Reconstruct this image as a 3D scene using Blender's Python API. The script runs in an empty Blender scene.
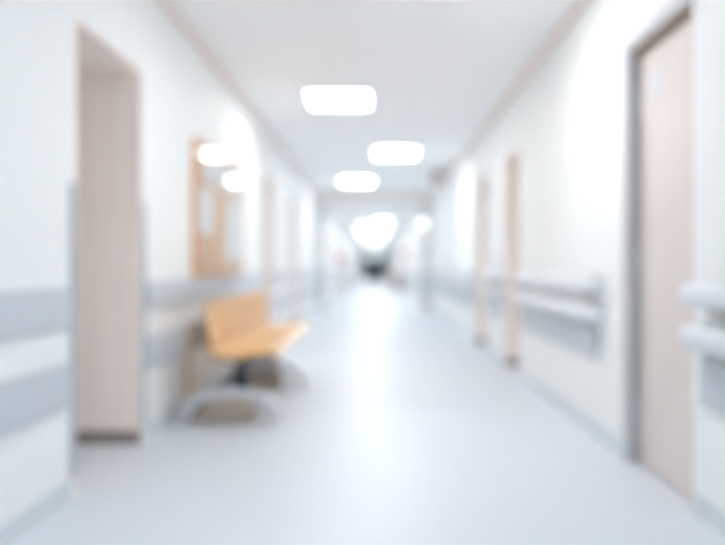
import bpy, bmesh, math, random
from mathutils import Vector, Matrix
random.seed(4)
S = bpy.context.scene
COL = S.collection
XL, XR, H = -1.34, 1.33, 2.71          # corridor: x across, y along, z up (metres)
Y0, Y1 = -5.0, 70.0
YP = 16.0                              # portal

# ------------------------------------------------------------------ materials
def lin(c):
    c = c / 255.0
    return c / 12.92 if c <= .04045 else ((c + .055) / 1.055) ** 2.4
def rgb(r, g, b): return (lin(r), lin(g), lin(b), 1)

def mat(name, col, rough=.5, metal=0, var=.04, scale=(8, 8, 8), bump=0, coat=0, spec=.5, detail=4):
    m = bpy.data.materials.new(name); m.use_nodes = True
    nt = m.node_tree; N = nt.nodes; L = nt.links
    b = N['Principled BSDF']
    b.inputs['Roughness'].default_value = rough
    b.inputs['Metallic'].default_value = metal
    b.inputs['Specular IOR Level'].default_value = spec
    b.inputs['Coat Weight'].default_value = coat
    tc = N.new('ShaderNodeTexCoord'); mp = N.new('ShaderNodeMapping')
    mp.inputs['Scale'].default_value = scale
    nz = N.new('ShaderNodeTexNoise'); nz.inputs['Detail'].default_value = detail
    nz.inputs['Scale'].default_value = 1
    L.new(tc.outputs['Object'], mp.inputs['Vector']); L.new(mp.outputs['Vector'], nz.inputs['Vector'])
    rp = N.new('ShaderNodeValToRGB')
    rp.color_ramp.elements[0].position = .3; rp.color_ramp.elements[1].position = .7
    rp.color_ramp.elements[0].color = tuple(max(0, v * (1 - var)) for v in col[:3]) + (1,)
    rp.color_ramp.elements[1].color = tuple(min(1, v * (1 + var)) for v in col[:3]) + (1,)
    L.new(nz.outputs['Fac'], rp.inputs['Fac']); L.new(rp.outputs['Color'], b.inputs['Base Color'])
    if bump:
        bp = N.new('ShaderNodeBump'); bp.inputs['Strength'].default_value = bump; bp.inputs['Distance'].default_value = .002
        L.new(nz.outputs['Fac'], bp.inputs['Height']); L.new(bp.outputs['Normal'], b.inputs['Normal'])
    return m

def emit(name, col, strength):
    m = bpy.data.materials.new(name); m.use_nodes = True
    N = m.node_tree.nodes; N.clear()
    e = N.new('ShaderNodeEmission'); e.inputs['Color'].default_value = col; e.inputs['Strength'].default_value = strength
    o = N.new('ShaderNodeOutputMaterial'); m.node_tree.links.new(e.outputs[0], o.inputs['Surface'])
    return m

M = {}
M['wall'] = mat('white wall paint', rgb(236, 238, 238), .6, var=.006, scale=(40, 40, 40), bump=.1, spec=.3)
M['ceil'] = mat('ceiling paint', rgb(248, 249, 250), .8, var=.01, scale=(20, 20, 20))
M['floor'] = mat('grey blue vinyl', rgb(207, 214, 222), .36, var=.025, scale=(60, 60, 60), detail=8, spec=.36)
M['skirt'] = mat('coved vinyl skirting', rgb(204, 213, 219), .4, var=.02)
M['edging'] = mat('beige cornice paint', rgb(240, 229, 223), .6, var=.02)
M['band'] = mat('blue grey bumper board', rgb(197, 203, 211), .45, var=.02, scale=(30, 30, 30))
M['rail'] = mat('pale grey rail plastic', rgb(220, 224, 230), .35, var=.015)
M['bracket'] = mat('dark bronze bracket', rgb(172, 163, 154), .45, var=.05)
M['lam'] = mat('pale pinkish laminate', rgb(219, 209, 204), .45, var=.03, scale=(30, 30, 1.5), detail=6)
M['jamb'] = mat('beige laminate lining', rgb(241, 232, 226), .5, var=.04, scale=(40, 40, 1.2), detail=6)
M['tanjamb'] = mat('tan reveal lining', rgb(186, 158, 134), .5, var=.05, scale=(40, 40, 2))
M['steel'] = mat('grey painted steel frame', rgb(184, 186, 190), .4, var=.02)
M['guard'] = mat('brushed corner guard', rgb(168, 174, 186), .38, metal=.3, var=.03, scale=(60, 60, 2))
M['plinth'] = mat('dark grey plinth', rgb(138, 131, 125), .5, var=.04)
M['taupe'] = mat('taupe board', rgb(236, 226, 218), .5, var=.03, scale=(20, 3, 20))
M['umber'] = mat('umber board', rgb(150, 137, 128), .5, var=.05, scale=(20, 3, 20))
M['oakedge'] = mat('oak edge strip', rgb(205, 165, 125), .5, var=.06, scale=(30, 30, 3))
M['ply'] = mat('honey beech plywood', rgb(222, 172, 104), .32, var=.06, scale=(26, 3, 26), detail=6, coat=.3)
M['underarch'] = mat('brown infill plate', rgb(182, 168, 155), .5, var=.05)
M['chrome'] = mat('satin chrome', rgb(222, 225, 229), .3, metal=.35, var=.02)
M['black'] = mat('black steel', rgb(30, 34, 36), .4, var=.05)
M['board'] = mat('oak veneer board', rgb(218, 164, 112), .5, var=.06, scale=(20, 20, 2), detail=6)
M['paper'] = mat('white paper', rgb(236, 238, 241), .7, var=.01)
M['pink'] = mat('pink paper', rgb(232, 176, 160), .7, var=.02)
M['grey'] = mat('light grey enamel', rgb(200, 203, 206), .4, var=.02)
M['portal'] = mat('light grey portal paint', rgb(220, 219, 218), .55, var=.01)
M['brownbox'] = mat('red brown plastic', rgb(205, 182, 173), .5, var=.04)
M['red'] = mat('red enamel', rgb(196, 60, 52), .4, var=.03)
M['dark'] = mat('near black laminate', rgb(16, 20, 20), .5, var=.1)
M['white'] = mat('white plastic', rgb(235, 237, 238), .4, var=.01)
M['signgrey'] = mat('pale grey sign', rgb(216, 216, 222), .6, var=.02)
M['tanwood'] = mat('tan beech plywood', rgb(196, 140, 92), .35, var=.06, scale=(20, 3, 20))
M['lamp'] = emit('lit diffuser', (1, .991, .978, 1), 19)
M['globe'] = emit('lit glass globe', (.97, .98, 1, 1), 2.2)
M['day'] = emit('daylight behind frosted glass', (.80, .92, 1, 1), .9)

def glass_mat():
    m = bpy.data.materials.new('clear cabinet glass'); m.use_nodes = True
    N = m.node_tree.nodes; L = m.node_tree.links; N.clear()
    f = N.new('ShaderNodeFresnel'); f.inputs['IOR'].default_value = 1.5
    t = N.new('ShaderNodeBsdfTransparent'); t.inputs['Color'].default_value = (.97, .98, .98, 1)
    g = N.new('ShaderNodeBsdfGlossy'); g.inputs['Roughness'].default_value = .02
    x = N.new('ShaderNodeMixShader'); o = N.new('ShaderNodeOutputMaterial')
    ge = N.new('ShaderNodeNewGeometry'); mr = N.new('ShaderNodeMapRange')
    mr.inputs['To Min'].default_value = 1.24; mr.inputs['To Max'].default_value = 1 / 1.24
    L.new(ge.outputs['Backfacing'], mr.inputs['Value']); L.new(mr.outputs[0], f.inputs['IOR'])
    L.new(f.outputs[0], x.inputs[0]); L.new(t.outputs[0], x.inputs[1]); L.new(g.outputs[0], x.inputs[2]); L.new(x.outputs[0], o.inputs['Surface'])
    return m
M['glass'] = glass_mat()

# ------------------------------------------------------------------ mesh helpers
def box(bm, x0, x1, y0, y1, z0, z1, bev=0):
    r = bmesh.ops.create_cube(bm, size=1)
    vs = r['verts']
    for v in vs:
        v.co = Vector(((x0 + x1) / 2 + v.co.x * (x1 - x0), (y0 + y1) / 2 + v.co.y * (y1 - y0), (z0 + z1) / 2 + v.co.z * (z1 - z0)))
    if bev:
        es = list({e for v in vs for e in v.link_edges})
        bmesh.ops.bevel(bm, geom=es, offset=bev, segments=2, affect='EDGES', profile=.5)
    return bm
def B(*a, **k): return box(bmesh.new(), *a, **k)
def extrude_profile(bm, pts, y0, y1):                    # closed (x,z) outline, extruded along y
    a = [bm.verts.new((x, y0, z)) for x, z in pts]; b = [bm.verts.new((x, y1, z)) for x, z in pts]
    n = len(pts)
    bm.faces.new(a[::-1]); bm.faces.new(b)
    for i in range(n): bm.faces.new((a[i], a[(i + 1) % n], b[(i + 1) % n], b[i]))
    bmesh.ops.recalc_face_normals(bm, faces=bm.faces[:])
    return bm
def ribbon(pts, t):                                      # thick open curve in (x,z) -> closed outline
    up, dn = [], []
    for i, p in enumerate(pts):
        a = Vector(pts[max(0, i - 1)]); b = Vector(pts[min(len(pts) - 1, i + 1)])
        d = (b - a).normalized(); n = Vector((-d.y, d.x))
        up.append(tuple(Vector(p) + n * t / 2)); dn.append(tuple(Vector(p) - n * t / 2))
    return up + dn[::-1]
def frame_ring(axis, lo, hi, w, t0, t1, bot=True):
    """rectangular frame in one connected mesh; axis = direction of its thickness; lo/hi the outer corners; w = strip width; bot=False leaves the lower side open"""
    bm = bmesh.new()
    (a0, b0), (a1, b1) = lo, hi
    if bot:
        o = [(a0, b0), (a1, b0), (a1, b1), (a0, b1)]; i = [(a0 + w, b0 + w), (a1 - w, b0 + w), (a1 - w, b1 - w), (a0 + w, b1 - w)]
    else:
        o = [(a0, b0), (a0, b1), (a1, b1), (a1, b0)]; i = [(a0 + w, b0), (a0 + w, b1 - w), (a1 - w, b1 - w), (a1 - w, b0)]
    P = lambda c, t: (t, c[0], c[1]) if axis == 'x' else (c[0], t, c[1]) if axis == 'y' else (c[0], c[1], t)
    V = [[bm.verts.new(P(c, t)) for c in ring] for ring in (o, i) for t in (t0, t1)]
    n = 4
    for k in range(n if bot else n - 1):
        j = (k + 1) % n
        bm.faces.new((V[0][k], V[0][j], V[2][j], V[2][k])); bm.faces.new((V[1][k], V[1][j], V[3][j], V[3][k]))
        bm.faces.new((V[0][k], V[0][j], V[1][j], V[1][k])); bm.faces.new((V[2][k], V[2][j], V[3][j], V[3][k]))
    if not bot:
        for k in (0, 3): bm.faces.new((V[0][k], V[1][k], V[3][k], V[2][k]))
    bmesh.ops.recalc_face_normals(bm, faces=bm.faces[:])
    return bm
def link(o, parent=None, kind=None):
    COL.objects.link(o)
    if parent: o.parent = parent
    if kind: o['kind'] = kind
    return o
def obj(name, bm, m, parent=None, label=None, cat=None, group=None, kind=None, smooth=False):
    if parent is not None:
        off = Vector(parent.location)
        if parent.parent: off = off + Vector(parent.parent.location)
        for v in bm.verts: v.co -= off
    me = bpy.data.meshes.new(name); bm.to_mesh(me); bm.free(); me.materials.append(m)
    if smooth:
        for p in me.polygons: p.use_smooth = True
    o = link(bpy.data.objects.new(name, me), parent, kind)
    tag(o, label, cat, group)
    return o
def solid(name, bm, m, label, cat, group=None, smooth=False):   # a thing that is one mesh: origin at its base
    lo = Vector((min(v.co.x for v in bm.verts), min(v.co.y for v in bm.verts), min(v.co.z for v in bm.verts)))
    hi = Vector((max(v.co.x for v in bm.verts), max(v.co.y for v in bm.verts), max(v.co.z for v in bm.verts)))
    c = Vector(((lo.x + hi.x) / 2, (lo.y + hi.y) / 2, lo.z))
    for v in bm.verts: v.co -= c
    o = obj(name, bm, m, None, label, cat, group, None, smooth); o.location = c
    return o
def tag(o, label=None, cat=None, group=None):
    if label: o['label'] = label
    if cat: o['category'] = cat
    if group: o['group'] = group
    return o
def thing(name, loc, label=None, cat=None, group=None, kind=None):
    o = bpy.data.objects.new(name, None); o.empty_display_size = .1
    link(o, None, kind); o.location = loc
    return tag(o, label, cat, group)
def dup(root, dloc, label, group=None):
    r = root.copy(); COL.objects.link(r); r.location = Vector(root.location) + Vector(dloc)
    r['label'] = label
    if group: r['group'] = group
    for ch in list(root.children):
        c = ch.copy(); COL.objects.link(c); c.parent = r
        for g in list(ch.children):
            d = g.copy(); COL.objects.link(d); d.parent = c
    return r

# ------------------------------------------------------------------ openings
# (y0, y1, top, recess depth)
OL = [(3.12, 4.04, 2.15, .62), (8.35, 9.15, 2.13, .22), (11.0, 11.9, 2.13, .22), (18.6, 19.5, 2.13, .22), (23.5, 24.4, 2.13, .22), (31, 31.9, 2.13, .22), (38, 38.9, 2.13, .22)]
OR = [(2.93, 3.65, 2.13, .045), (6.42, 7.16, 2.13, .24), (8.31, 9.2, 2.13, .22), (20.2, 21.1, 2.13, .22), (27.0, 27.9, 2.13, .22), (36, 36.9, 2.13, .22)]
T = .8                                                    # wall thickness (holds the recesses)
def wall_side(name, sgn, X, ops):
    bm = bmesh.new()
    xa, xb = (X - T, X) if sgn < 0 else (X, X + T)
    y = Y0
    for (a, b, top, d) in ops:
        box(bm, xa, xb, y, a, 0, H); box(bm, xa, xb, a, b, top, H)
        bx = (X - T, X - d - .05) if sgn < 0 else (X + d + .05, X + T)
        box(bm, bx[0], bx[1], a, b, 0, top)               # masonry behind the recess
        y = b
    box(bm, xa, xb, y, Y1, 0, H)
    return obj(name, bm, M['wall'], kind='structure')
wall_side('wall_left', -1, XL, OL)
wall_side('wall_right', 1, XR, OR)
obj('floor', B(XL - T, XR + T, Y0 - .2, Y1 + .2, -.2, 0), M['floor'], kind='structure')
obj('ceiling', B(XL - T, XR + T, Y0 - .2, Y1 + .2, H, H + .2), M['ceil'], kind='structure')
obj('wall_back', B(XL, XR, Y0 - .2, Y0, 0, H), M['wall'], kind='structure')
bm = bmesh.new()                                          # far end wall with a window opening
WX0, WX1, WZ0, WZ1 = -.80, .70, 1.75, 2.5
box(bm, XL, XR, Y1, Y1 + .2, 0, WZ0); box(bm, XL, XR, Y1, Y1 + .2, WZ1, H)
box(bm, XL, WX0, Y1, Y1 + .2, WZ0, WZ1); box(bm, WX1, XR, Y1, Y1 + .2, WZ0, WZ1)
obj('wall_end', bm, M['wall'], kind='structure')
w = thing('window_1', ((WX0 + WX1) / 2, Y1, WZ0), 'bright frosted window high in the far end wall', kind='structure')
bm = bmesh.new()
for x in (WX0, (WX0 + WX1) / 2 - .03, WX1 - .06): box(bm, x, x + .06, Y1 + .02, Y1 + .09, WZ0, WZ1)
box(bm, WX0, WX1, Y1 + .02, Y1 + .09, WZ0, WZ0 + .06); box(bm, WX0, WX1, Y1 + .02, Y1 + .09, WZ1 - .06, WZ1)
obj('window_frame', bm, M['white'], w)
obj('window_pane', B(WX0 + .06, (WX0 + WX1) / 2 - .03, Y1 + .05, Y1 + .06, WZ0 + .06, WZ1 - .06), M['day'], w)
obj('window_pane', B((WX0 + WX1) / 2 + .03, WX1 - .06, Y1 + .05, Y1 + .06, WZ0 + .06, WZ1 - .06), M['day'], w)

# portal (two stubs and a lintel)
bm = bmesh.new()
PL, PR, PZ = -1.13, 1.03, 2.12
box(bm, XL, PL, YP, YP + .4, 0, H); box(bm, PR, XR, YP, YP + .4, 0, H)
obj('wall_portal', bm, M['portal'], kind='structure')
obj('wall_lintel', B(PL, PR, YP, YP + .4, PZ, H), M['wall'], kind='structure')
nt_ = [0]
def trim(bm, m, label=None):
    nt_[0] += 1
    return obj('trim_%d' % nt_[0], bm, m, label=label, kind='structure')
trim(B(XL + .045, XR - .045, YP - .03, YP - .002, H - .19, H - .002), M['edging'])  # beige strips across the lintel top and along both ceiling edges
trim(B(XL + .002, XL + .045, Y0, YP - .002, H - .06, H - .002), M['edging'])
trim(B(XR - .045, XR - .002, Y0, YP - .002, H - .06, H - .002), M['edging'])
bm = bmesh.new()
box(bm, XL, PL, YP - .02, YP - .001, .755, .93); box(bm, XL, PL, YP - .02, YP - .001, .41, .605)
box(bm, PR, XR, YP - .02, YP - .001, .755, .93); box(bm, PR, XR, YP - .02, YP - .001, .41, .605)
trim(bm, M['band'])

def gaps(ops, pad=0.0, end=Y1):
    y = Y0; out = []
    for (a, b, *_r) in ops:
        out.append((y, a - pad)); y = b + pad
    out.append((y, end))
    return out
for side, X, s, ops in (('left', XL, 1, OL), ('right', XR, -1, OR)):
    bm = bmesh.new()
    for a, b in gaps(ops, .05):
        if a < YP < b:
            segs = [(a, YP - .021), (YP + .401, b)]
        else: segs = [(a, b)]
        for p, q in segs:
            pts = [(X + s * .001, .001), (X + s * .022, .001), (X + s * .012, .02), (X + s * .008, .085), (X + s * .001, .085)]
            extrude_profile(bm, pts, p, q)
    obj('baseboard_' + side, bm, M['skirt'], kind='structure')

# bumper boards (flat, fixed along the walls)
def board(X, s, a, b, z0, z1, m, t=.02):
    x0, x1 = sorted((X + s * .001, X + s * t))
    return trim(B(x0, x1, a, b, z0, z1, bev=.006), m)
PAN0, PAN1 = 4.94, 7.0
for a, b in ((Y0 + .01, 3.05), (4.10, PAN0), (PAN1, 8.27), (9.23, 10.93), (11.98, YP - .03), (YP + .41, 18.5), (19.6, 23.4), (24.5, 30.9), (32, 37.9)):
    board(XL, 1, a, b, .41, .605, M['band'])
for a, b in ((Y0 + .01, 3.05), (4.10, 8.27), (9.23, 10.93), (11.98, YP - .03), (YP + .41, 18.5), (19.6, 23.4), (24.5, 30.9), (32, 37.9)):
    board(XL, 1, a, b, .755, .93, M['band'])
for a, b in ((Y0 + .01, 2.83), (4.15, 6.34), (7.24, 8.23), (9.28, YP - .03), (YP + .41, 20.1), (21.2, 26.9), (28, 35.9)):
    board(XR, -1, a, b, .46, .665, M['band'])
trim(B(XL + .001, XL + .018, PAN0 + .025, PAN1, .087, .40), M['taupe'], 'taupe wall board behind the bench')
trim(B(XL + .001, XL + .022, PAN0 + .025, PAN1, .40, .60), M['umber'], 'dark brown board behind the bench')
trim(B(XL + .001, XL + .03, PAN0, PAN0 + .025, .087, .60), M['oakedge'])

# ------------------------------------------------------------------ doors in recesses
nd = [0]
def niche_door(sgn, X, a, b, top, d, sign=False, steel=False):
    nd[0] += 1
    s = -sgn                                              # towards the corridor
    def bx(bm, u0, u1, y0, y1, z0, z1, bev=0):            # u: metres behind the wall face
        xs = sorted((X + sgn * u0, X + sgn * u1)); return box(bm, xs[0], xs[1], y0, y1, z0, z1, bev)
    r = thing('door_%d' % nd[0], (X + sgn * d, (a + b) / 2, 0), kind='structure')
    t = .008 if steel else .025
    U = sorted((X + sgn * .001, X + sgn * d))
    obj('jamb_lining', frame_ring('x', (a + .001, 0), (b - .001, top - .001), t, U[0], U[1], False), M['tanjamb'] if steel else M['jamb'], r)
    if not steel:
        for p, q in ((b - t - .012, b - t), (a + t, a + t + .012)):
            bm = bmesh.new(); bx(bm, .004, d, p, q, 0, .075)
            obj('plinth_strip', bm, M['plinth'], r)
    else:
        U = sorted((X - sgn * .02, X - sgn * .001))
        bm = bmesh.new()                                  # steel architrave: head and far leg in one piece
        vs = [[bm.verts.new((u, y, z)) for y, z in ((a, top - .005), (a, top + .05), (b + .05, top + .05), (b + .05, 0), (b - .005, 0), (b - .005, top - .005))] for u in U]
        bm.faces.new(vs[0]); bm.faces.new(vs[1])
        for k in range(6): bm.faces.new((vs[0][k], vs[0][(k + 1) % 6], vs[1][(k + 1) % 6], vs[1][k]))
        bmesh.ops.recalc_face_normals(bm, faces=bm.faces[:])
        obj('architrave', bm, M['steel'], r)
        bm = bmesh.new(); bx(bm, -.02, .035, b - t - .018, b - t, 0, top - t)
        obj('stop_strip', bm, M['steel'], r)
    bm = bmesh.new()
    bx(bm, d, d + .045, a + .03, b - .03, .008, top - .03, .003)
    leaf = obj('door_leaf', bm, M['lam'], r)
    hy = a + .11; bm = bmesh.new()                        # lever handle on a plate, latch on the near edge
    bx(bm, d - .008, d, hy - .025, hy + .025, .93, 1.15, .003)
    bx(bm, d - .05, d - .008, hy - .01, hy + .01, 1.055, 1.075, .004); bx(bm, d - .06, d - .042, hy - .01, hy + .12, 1.053, 1.077, .006)
    if steel: bm.free()                                   # the photo shows no handle on the near door
    else: obj('door_handle', bm, M['chrome'], leaf)
    for z in (.25, 1.05, 1.85):
        bm = bmesh.new(); bx(bm, d - .012, d + .002, b - .045, b - .03, z - .05, z + .05, .003)
        obj('hinge', bm, M['chrome'], leaf)
    if sign:
        bm = bmesh.new(); bx(bm, d - .006, d, 3.34, 3.50, 1.86, 1.98, .002)
        obj('door_sign', bm, M['signgrey'], leaf)
    return r
for i, (a, b, top, d) in enumerate(OL): niche_door(-1, XL, a, b, top, d)
for i, (a, b, top, d) in enumerate(OR): niche_door(1, XR, a, b, top, d, sign=(i == 0), steel=(i == 0))

# corner guards
def guard(sgn, X, y, into, label):                         # L strip on the corner of an opening; into=+1: wall continues towards +y
    bm = bmesh.new(); s = -sgn
    y0, y1 = sorted((y, y + into * .05))
    xs = sorted((X + s * .001, X + s * .004)); box(bm, xs[0], xs[1], y0, y1, .09, 1.39)
    xs = sorted((X - s * .05, X + s * .004)); ys = sorted((y, y - into * .003)); box(bm, xs[0], xs[1], ys[0], ys[1], .09, 1.39)
    solid('corner_guard', bm, M['guard'], label, 'corner guard', 'corner guards on the left recess')
guard(-1, XL, 3.12 - .0, -1, 'grey metal corner guard on the near edge of the left recess')
guard(-1, XL, 4.04 + .0, 1, 'grey metal corner guard on the far edge of the left recess')

# ------------------------------------------------------------------ ceiling lights
def light_proto(x, y, label):
    r = thing('ceiling_light', (x, y, H), label, 'ceiling light', 'square ceiling panels along the corridor')
    a = .315; f = .022
    obj('frame', frame_ring('z', (x - a, y - a), (x + a, y + a), f, H - .018, H - .001), M['white'], r)
    obj('diffuser', B(x - a + f, x + a - f, y - a + f, y + a - f, H - .012, H - .002), M['lamp'], r)
    return r
LP = [(7.08, -1, 'nearest and largest lit square panel on the corridor ceiling'),
      (10.4, 1, 'second lit ceiling panel from the front, right of the nearest'),
      (13.9, -1, 'third lit ceiling panel from the front, last before the lintel'),
      (26.9, 1, 'first lit ceiling panel visible under the lintel, right side'),
      (30.2, -1, 'second lit ceiling panel seen under the lintel, left of the first'),
      (33.5, 1, 'third lit ceiling panel seen under the lintel, on the right side'),
      (36.8, -1, 'fourth lit ceiling panel seen under the lintel, on the left side'),
      (40.1, 1, 'fifth lit ceiling panel seen under the lintel, on the right side'),
      (43.4, -1, 'sixth lit ceiling panel seen under the lintel, on the left side'),
      (47.5, 1, 'seventh lit ceiling panel seen under the lintel, on the right side'),
      (52.0, -1, 'eighth lit ceiling panel seen under the lintel, on the left side'),
      (57.5, 1, 'lit ceiling panel far down the corridor, second from the end'),
      (64.0, -1, 'farthest lit ceiling panel, right before the end wall'),
      (4.0, 1, 'lit ceiling panel above the right door, ahead of the camera'),
      (.2, -1, 'lit ceiling panel directly above the viewpoint'),
      (-2.6, 1, 'lit ceiling panel behind the viewpoint'),
      (17.4, 1, 'lit ceiling panel hidden right behind the lintel'),
      (20.0, -1, 'lit ceiling panel hidden further behind the lintel'),
      (22.5, 1, 'added ceiling panel hidden behind the lintel, brightening the stretch beyond')]  # last entry: extra unseen panel, added to brighten the corridor past the portal
first = None
for y, s, lab in LP:
    x = .31 if s > 0 else -.36 if y < 25 else -.48
    if first is None: first = light_proto(x, y, lab)
    else: dup(first, (x - first.location.x, y - first.location.y, 0), lab)

# ------------------------------------------------------------------ handrails on the right wall
def handrail(a, b, label):
    r = thing('handrail', (XR, (a + b) / 2, .69), label, 'handrail', 'double handrails on the right wall')
    for zc in (.905, .735):
        xi, xo, h = XR - .055, XR - .095, .046
        pts = []
        for k in range(13):
            t = -math.pi / 2 + math.pi * k / 12
            pts.append((xo + .012 - .022 * math.cos(t), zc + h * math.sin(t)))
        pts += [(xi, zc + h), (xi, zc - h)]
        o = obj('rail', extrude_profile(bmesh.new(), pts, a + .03, b - .03), M['rail'], r)
        for (p, q) in ((a, a + .03), (b - .03, b)):
            bm = bmesh.new()
            pp = [(x + (.004 if x < xi else 0), zc + (z - zc) * .96) for x, z in pts]; extrude_profile(bm, pp, p, q)
            pp = [(x if x < xi else XR - .001, z) for x, z in pp]
            bm.free(); bm = extrude_profile(bmesh.new(), pp, p, q)
            obj('end_cap', bm, M['rail'], o)
    n = max(2, int(round((b - a) / 1.1)))
    for k in range(n):
        y = a + .22 + (b - a - .44) * k / (n - 1)
        for zc in (.905, .735):
            pts = [(XR - .001, zc - .02), (XR - .02, zc - .02), (XR - .02, zc - .047), (XR - .08, zc - .047), (XR - .08, zc - .056), (XR - .03, zc - .072), (XR - .02, zc - .09), (XR - .001, zc - .09)]
            obj('bracket', extrude_profile(bmesh.new(), pts, y - .022, y + .022), M['bracket'], r)
handrail(-1.2, 2.83, 'pale double handrail nearest the front, beside the near edge of the large pinkish door')
handrail(4.02, 6.34, 'pale double handrail between the pinkish door and the second right doorway')
handrail(7.26, 8.22, 'short pale double handrail between the second and third right doorways')
handrail(9.30, 14.6, 'long pale double handrail from the third right doorway to the grey portal')

# ------------------------------------------------------------------ beam bench
def bench(x, ys, sup, label, wood, name='waiting_bench', flip=1, parts=True):
    """x = wall-side reference; local profile is written for the left wall and mirrored with flip"""
    r = thing(name, (x, sum(ys) / len(ys), 0), label, 'bench')
    def P(pts): return [(x + flip * (u), z) for u, z in pts]
    w = .275
    seat = [(.30, .47), (.35, .445), (.44, .437), (.53, .44), (.62, .452), (.68, .455), (.72, .44)]
    back = [(.292, .50), (.286, .56), (.28, .64), (.272, .70), (.264, .765), (.262, .785)]
    def shell(pts, y, hw, t, crown):
        bm = bmesh.new(); rows = []
        out = []
        nY = 10
        for i, (u, z) in enumerate(pts):
            row = []
            f = i / (len(pts) - 1)
            for k in range(nY + 1):
                v = -1 + 2 * k / nY
                edge = hw
                if crown: edge = hw * (1 - .10 * max(0, (f - .65) / .35) ** 2)
                dish = crown_d * (v * v)
                row.append(bm.verts.new((x + flip * (u + (dish if crown else 0)), y + v * edge, z + (0 if crown else dish * .6))))
            rows.append(row)
        for i in range(len(rows) - 1):
            for k in range(nY):
                bm.faces.new((rows[i][k], rows[i][k + 1], rows[i + 1][k + 1], rows[i + 1][k]))
        bmesh.ops.recalc_face_normals(bm, faces=bm.faces[:])
        bmesh.ops.solidify(bm, geom=bm.faces[:], thickness=t)
        bmesh.ops.recalc_face_normals(bm, faces=bm.faces[:])
        return bm
    crown_d = .02
    for y in ys:
        obj('seat', shell(seat, y, w, .02, False), wood, r, smooth=False)
        obj('backrest', shell(back, y, w, .016, True), wood, r, smooth=False)
        for dy in (-.12, .12):                             # steel strap from the beam to the backrest
            pts = P([(.49, .405), (.40, .41), (.29, .44), (.272, .52), (.264, .66)])
            obj('seat_strap', extrude_profile(bmesh.new(), ribbon(pts, .014), y + dy - .018, y + dy + .018), M['black'], r)
    xs = sorted((x + flip * .45, x + flip * .52))
    obj('beam', B(xs[0], xs[1], ys[0] - .2, ys[-1] + .2, .335, .395, bev=.006), M['black'], r)
    for y in sup:
        arc = []
        for k in range(17):
            t = math.pi * (1 - k / 16)
            arc.append((.42 + .30 * math.cos(t), .03 + .175 * math.sin(t) ** .8))
        leg = obj('leg', extrude_profile(bmesh.new(), ribbon(P(arc), .056), y - .045, y + .045), M['chrome'], r)
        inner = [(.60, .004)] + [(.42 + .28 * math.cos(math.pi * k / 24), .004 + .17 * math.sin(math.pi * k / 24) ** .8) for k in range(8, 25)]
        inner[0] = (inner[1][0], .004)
        obj('underarch_plate', extrude_profile(bmesh.new(), P(inner), y - .012, y + .012), M['underarch'], leg)  # flat brown plate under the wall side and middle of the arch
        bm = bmesh.new()
        xs = sorted((x + flip * .435, x + flip * .515)); box(bm, xs[0], xs[1], y - .04, y + .04, .19, .40, .008)
        obj('leg_post', bm, M['black'], r)
        obj('rear_strut', extrude_profile(bmesh.new(), ribbon(P([(.12, .02), (.30, .20), (.45, .34)]), .03), y - .02, y + .02), M['black'], r)
    return r
bench(XL, [4.62, 5.20, 5.78, 6.36], [4.56, 5.86], 'honey wood row of joined seats on arched metal feet against the left wall', M['ply'])
bench(XR, [30.6, 31.2, 31.8, 32.4, 33.0], [30.8, 32.8], 'distant brown wood bench by the right wall, beyond the portal', M['tanwood'], flip=-1)

# ------------------------------------------------------------------ glazed notice board
BY0, BY1, BZ0, BZ1 = 5.13, 6.95, .935, 1.96
nb = thing('notice_board', (XL, (BY0 + BY1) / 2, BZ0), 'tan wood notice board with two glass doors above the waiting bench', 'notice board')
obj('backing', B(XL + .001, XL + .02, BY0 + .03, BY1 - .03, BZ0 + .03, BZ1 - .03), M['board'], nb)
obj('frame', frame_ring('x', (BY0, BZ0), (BY1, BZ1), .035, XL + .001, XL + .034), M['board'], nb)
def pane(hy, length, ang, x0):
    """glass door hinged at hy, opening into the corridor by ang degrees"""
    d = Vector((math.sin(math.radians(ang)), math.cos(math.radians(ang)), 0)) * length
    n = Vector((d.y, -d.x, 0)).normalized() * .005
    if n.x < 0: n = -n
    bm = bmesh.new(); p = Vector((x0, hy, 0)); q = p + d
    vs = []
    for z in (BZ0 + .01, BZ1 - .01):
        for c in (p, q, q + n, p + n): vs.append(bm.verts.new((c.x, c.y, z)))
    for f in ((0, 1, 2, 3), (4, 5, 6, 7), (0, 1, 5, 4), (1, 2, 6, 5), (2, 3, 7, 6), (3, 0, 4, 7)): bm.faces.new([vs[i] for i in f])
    bmesh.ops.recalc_face_normals(bm, faces=bm.faces[:])
    g = obj('glass_door', bm, M['glass'], nb)
    k = p + d * .95
    obj('knob', B(k.x + .006, k.x + .022, k.y - .012, k.y + .012, 1.42, 1.45, bev=.004), M['chrome'], g)
pane(BY0 + .01, .90, 3.2, XL + .038)
pane(BY1 - .01, -.90, -1.9, XL + .038)
def sheet(y0, y1, z0, z1, label, m='paper', kind='notice_sheet'):
    solid(kind, B(XL + .021, XL + .023, y0, y1, z0, z1), M[m], label, 'notice', 'sheets pinned inside the glazed board')
sheet(5.22, 5.72, 1.27, 1.63, 'white notice sheet at the left of the glazed board')
sheet(6.20, 6.86, 1.08, 1.63, 'large white notice sheet at the right of the glazed board')
sheet(5.32, 6.86, 1.68, 1.90, 'wide white header sheet along the top of the glazed board')
sheet(5.19, 5.36, 1.06, 1.20, 'small pink note low at the left edge of the glazed board', 'pink')

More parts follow.
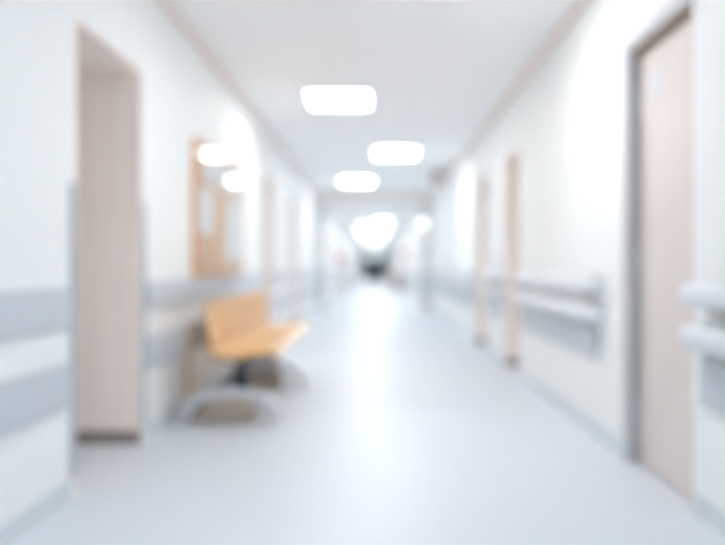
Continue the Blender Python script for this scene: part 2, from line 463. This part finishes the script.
# ------------------------------------------------------------------ small fittings
def lathe(bm, prof, c, axis='z', n=24):
    rings = []
    for r_, h_ in prof:
        ring = []
        for k in range(n):
            t = 2 * math.pi * k / n
            u, v = r_ * math.cos(t), r_ * math.sin(t)
            ring.append(bm.verts.new((c[0] + u, c[1] + v, c[2] + h_) if axis == 'z' else (c[0] + u, c[1] + h_, c[2] + v)))
        rings.append(ring)
    for a, b in zip(rings, rings[1:]):
        for k in range(n): bm.faces.new((a[k], a[(k + 1) % n], b[(k + 1) % n], b[k]))
    bm.faces.new(rings[0][::-1]); bm.faces.new(rings[-1])
    bmesh.ops.recalc_face_normals(bm, faces=bm.faces[:])
    return bm
gl = thing('wall_lamp', (1.085, YP, 1.96), 'small round lit globe lamp on the right portal pier', 'lamp')
prof = [(.07 * math.sin(math.pi * k / 10) + .001, -.09 - .07 * math.cos(math.pi * k / 10)) for k in range(11)]
obj('globe', lathe(bmesh.new(), prof, (1.085, YP - .01, 1.985), 'y'), M['globe'], gl, smooth=True)
obj('wall_plate', lathe(bmesh.new(), [(.05, -.05), (.055, -.02), (.055, -.001)], (1.085, YP, 1.985), 'y'), M['white'], gl)

sp = thing('ceiling_loudspeaker', (1.09, 12.3, H), 'small red brown loudspeaker hung from the ceiling near the right wall', 'loudspeaker')
obj('cabinet', B(.99, 1.19, 12.2, 12.4, 2.47, 2.67, bev=.015), M['brownbox'], sp)
obj('stem', lathe(bmesh.new(), [(.02, 2.66), (.02, H - .012), (.05, H - .01), (.05, H - .001)], (1.09, 12.3, 0)), M['brownbox'], sp)
obj('grille', lathe(bmesh.new(), [(.075, -.012), (.08, -.004), (.08, .002)], (1.09, 12.2, 2.57), 'y'), M['bracket'], sp)

def call_point(X, s, y, label, z=1.12):
    r = thing('wall_alarm', (X, y, z), label, 'fire alarm')
    xs = sorted((X, X + s * .17))
    obj('housing', B(xs[0], xs[1], y - .12, y + .12, z, z + .34, bev=.012), M['red'], r)
    xs = sorted((X + s * .169, X + s * .176))
    obj('front_plate', B(xs[0], xs[1], y - .07, y + .07, z + .1, z + .24), M['white'], r)
call_point(XL, 1, 25.2, 'red wall box on the left wall beyond the portal')
call_point(XR, -1, 30.0, 'red wall box on the right wall beyond the portal', 1.35)

tx, ty = -.03, 45.0
tr = thing('trolley', (tx, ty, 0), 'dark trolley standing far down the middle of the corridor', 'trolley')
obj('body', B(tx - .5, tx + .5, ty - .3, ty + .3, .14, 1.22, bev=.02), M['dark'], tr)
obj('top_tray', B(tx - .54, tx + .54, ty - .33, ty + .33, 1.22, 1.27, bev=.015), M['dark'], tr)
for k in range(4):
    z0 = .18 + k * .255
    d = obj('drawer', B(tx - .47, tx + .47, ty - .32, ty - .30, z0, z0 + .235, bev=.005), M['dark'], tr)
    obj('drawer_handle', B(tx - .12, tx + .12, ty - .345, ty - .32, z0 + .13, z0 + .15, bev=.004), M['black'], d)
bm = bmesh.new()
pts = [(tx + .5, .95), (tx + .62, .97), (tx + .64, 1.04), (tx + .60, 1.06), (tx + .5, 1.0)]
obj('push_handle', extrude_profile(bm, pts, ty - .24, ty + .24), M['black'], tr)
for sx in (-1, 1):
    for sy in (-1, 1):
        w_ = obj('castor', lathe(bmesh.new(), [(.04, -.018), (.06, -.014), (.06, .014), (.04, .018)], (tx + sx * .42, ty + sy * .22, .06), 'y'), M['black'], tr)
        obj('fork', B(tx + sx * .42 - .02, tx + sx * .42 + .02, ty + sy * .22 - .03, ty + sy * .22 + .03, .10, .14), M['chrome'], w_)

# ------------------------------------------------------------------ camera, world, view
cam = bpy.data.cameras.new('camera'); co = bpy.data.objects.new('camera', cam); COL.objects.link(co)
co.location = (0, 0, 1.02); co.rotation_euler = (math.radians(90), 0, 0)
cam.sensor_width = 36; cam.sensor_fit = 'HORIZONTAL'; cam.lens = 700 / 725 * 36
cam.shift_x = -12.5 / 725; cam.shift_y = -6.5 / 725
cam.clip_start = .02; cam.clip_end = 200
cam.dof.use_dof = True; cam.dof.focus_distance = .93; cam.dof.aperture_fstop = 1.30; cam.dof.aperture_blades = 0
S.camera = co
wd = bpy.data.worlds.new('world'); S.world = wd; wd.use_nodes = True
wd.node_tree.nodes['Background'].inputs['Color'].default_value = (.8, .9, 1, 1)
wd.node_tree.nodes['Background'].inputs['Strength'].default_value = .5
S.view_settings.view_transform = 'Standard'; S.view_settings.look = 'None'
S.view_settings.exposure = .56; S.view_settings.gamma = 1; S.view_settings.use_curve_mapping = False
S.cycles.diffuse_bounces = 10; S.cycles.max_bounces = 14; S.cycles.transparent_max_bounces = 12
S.cycles.sample_clamp_indirect = 8
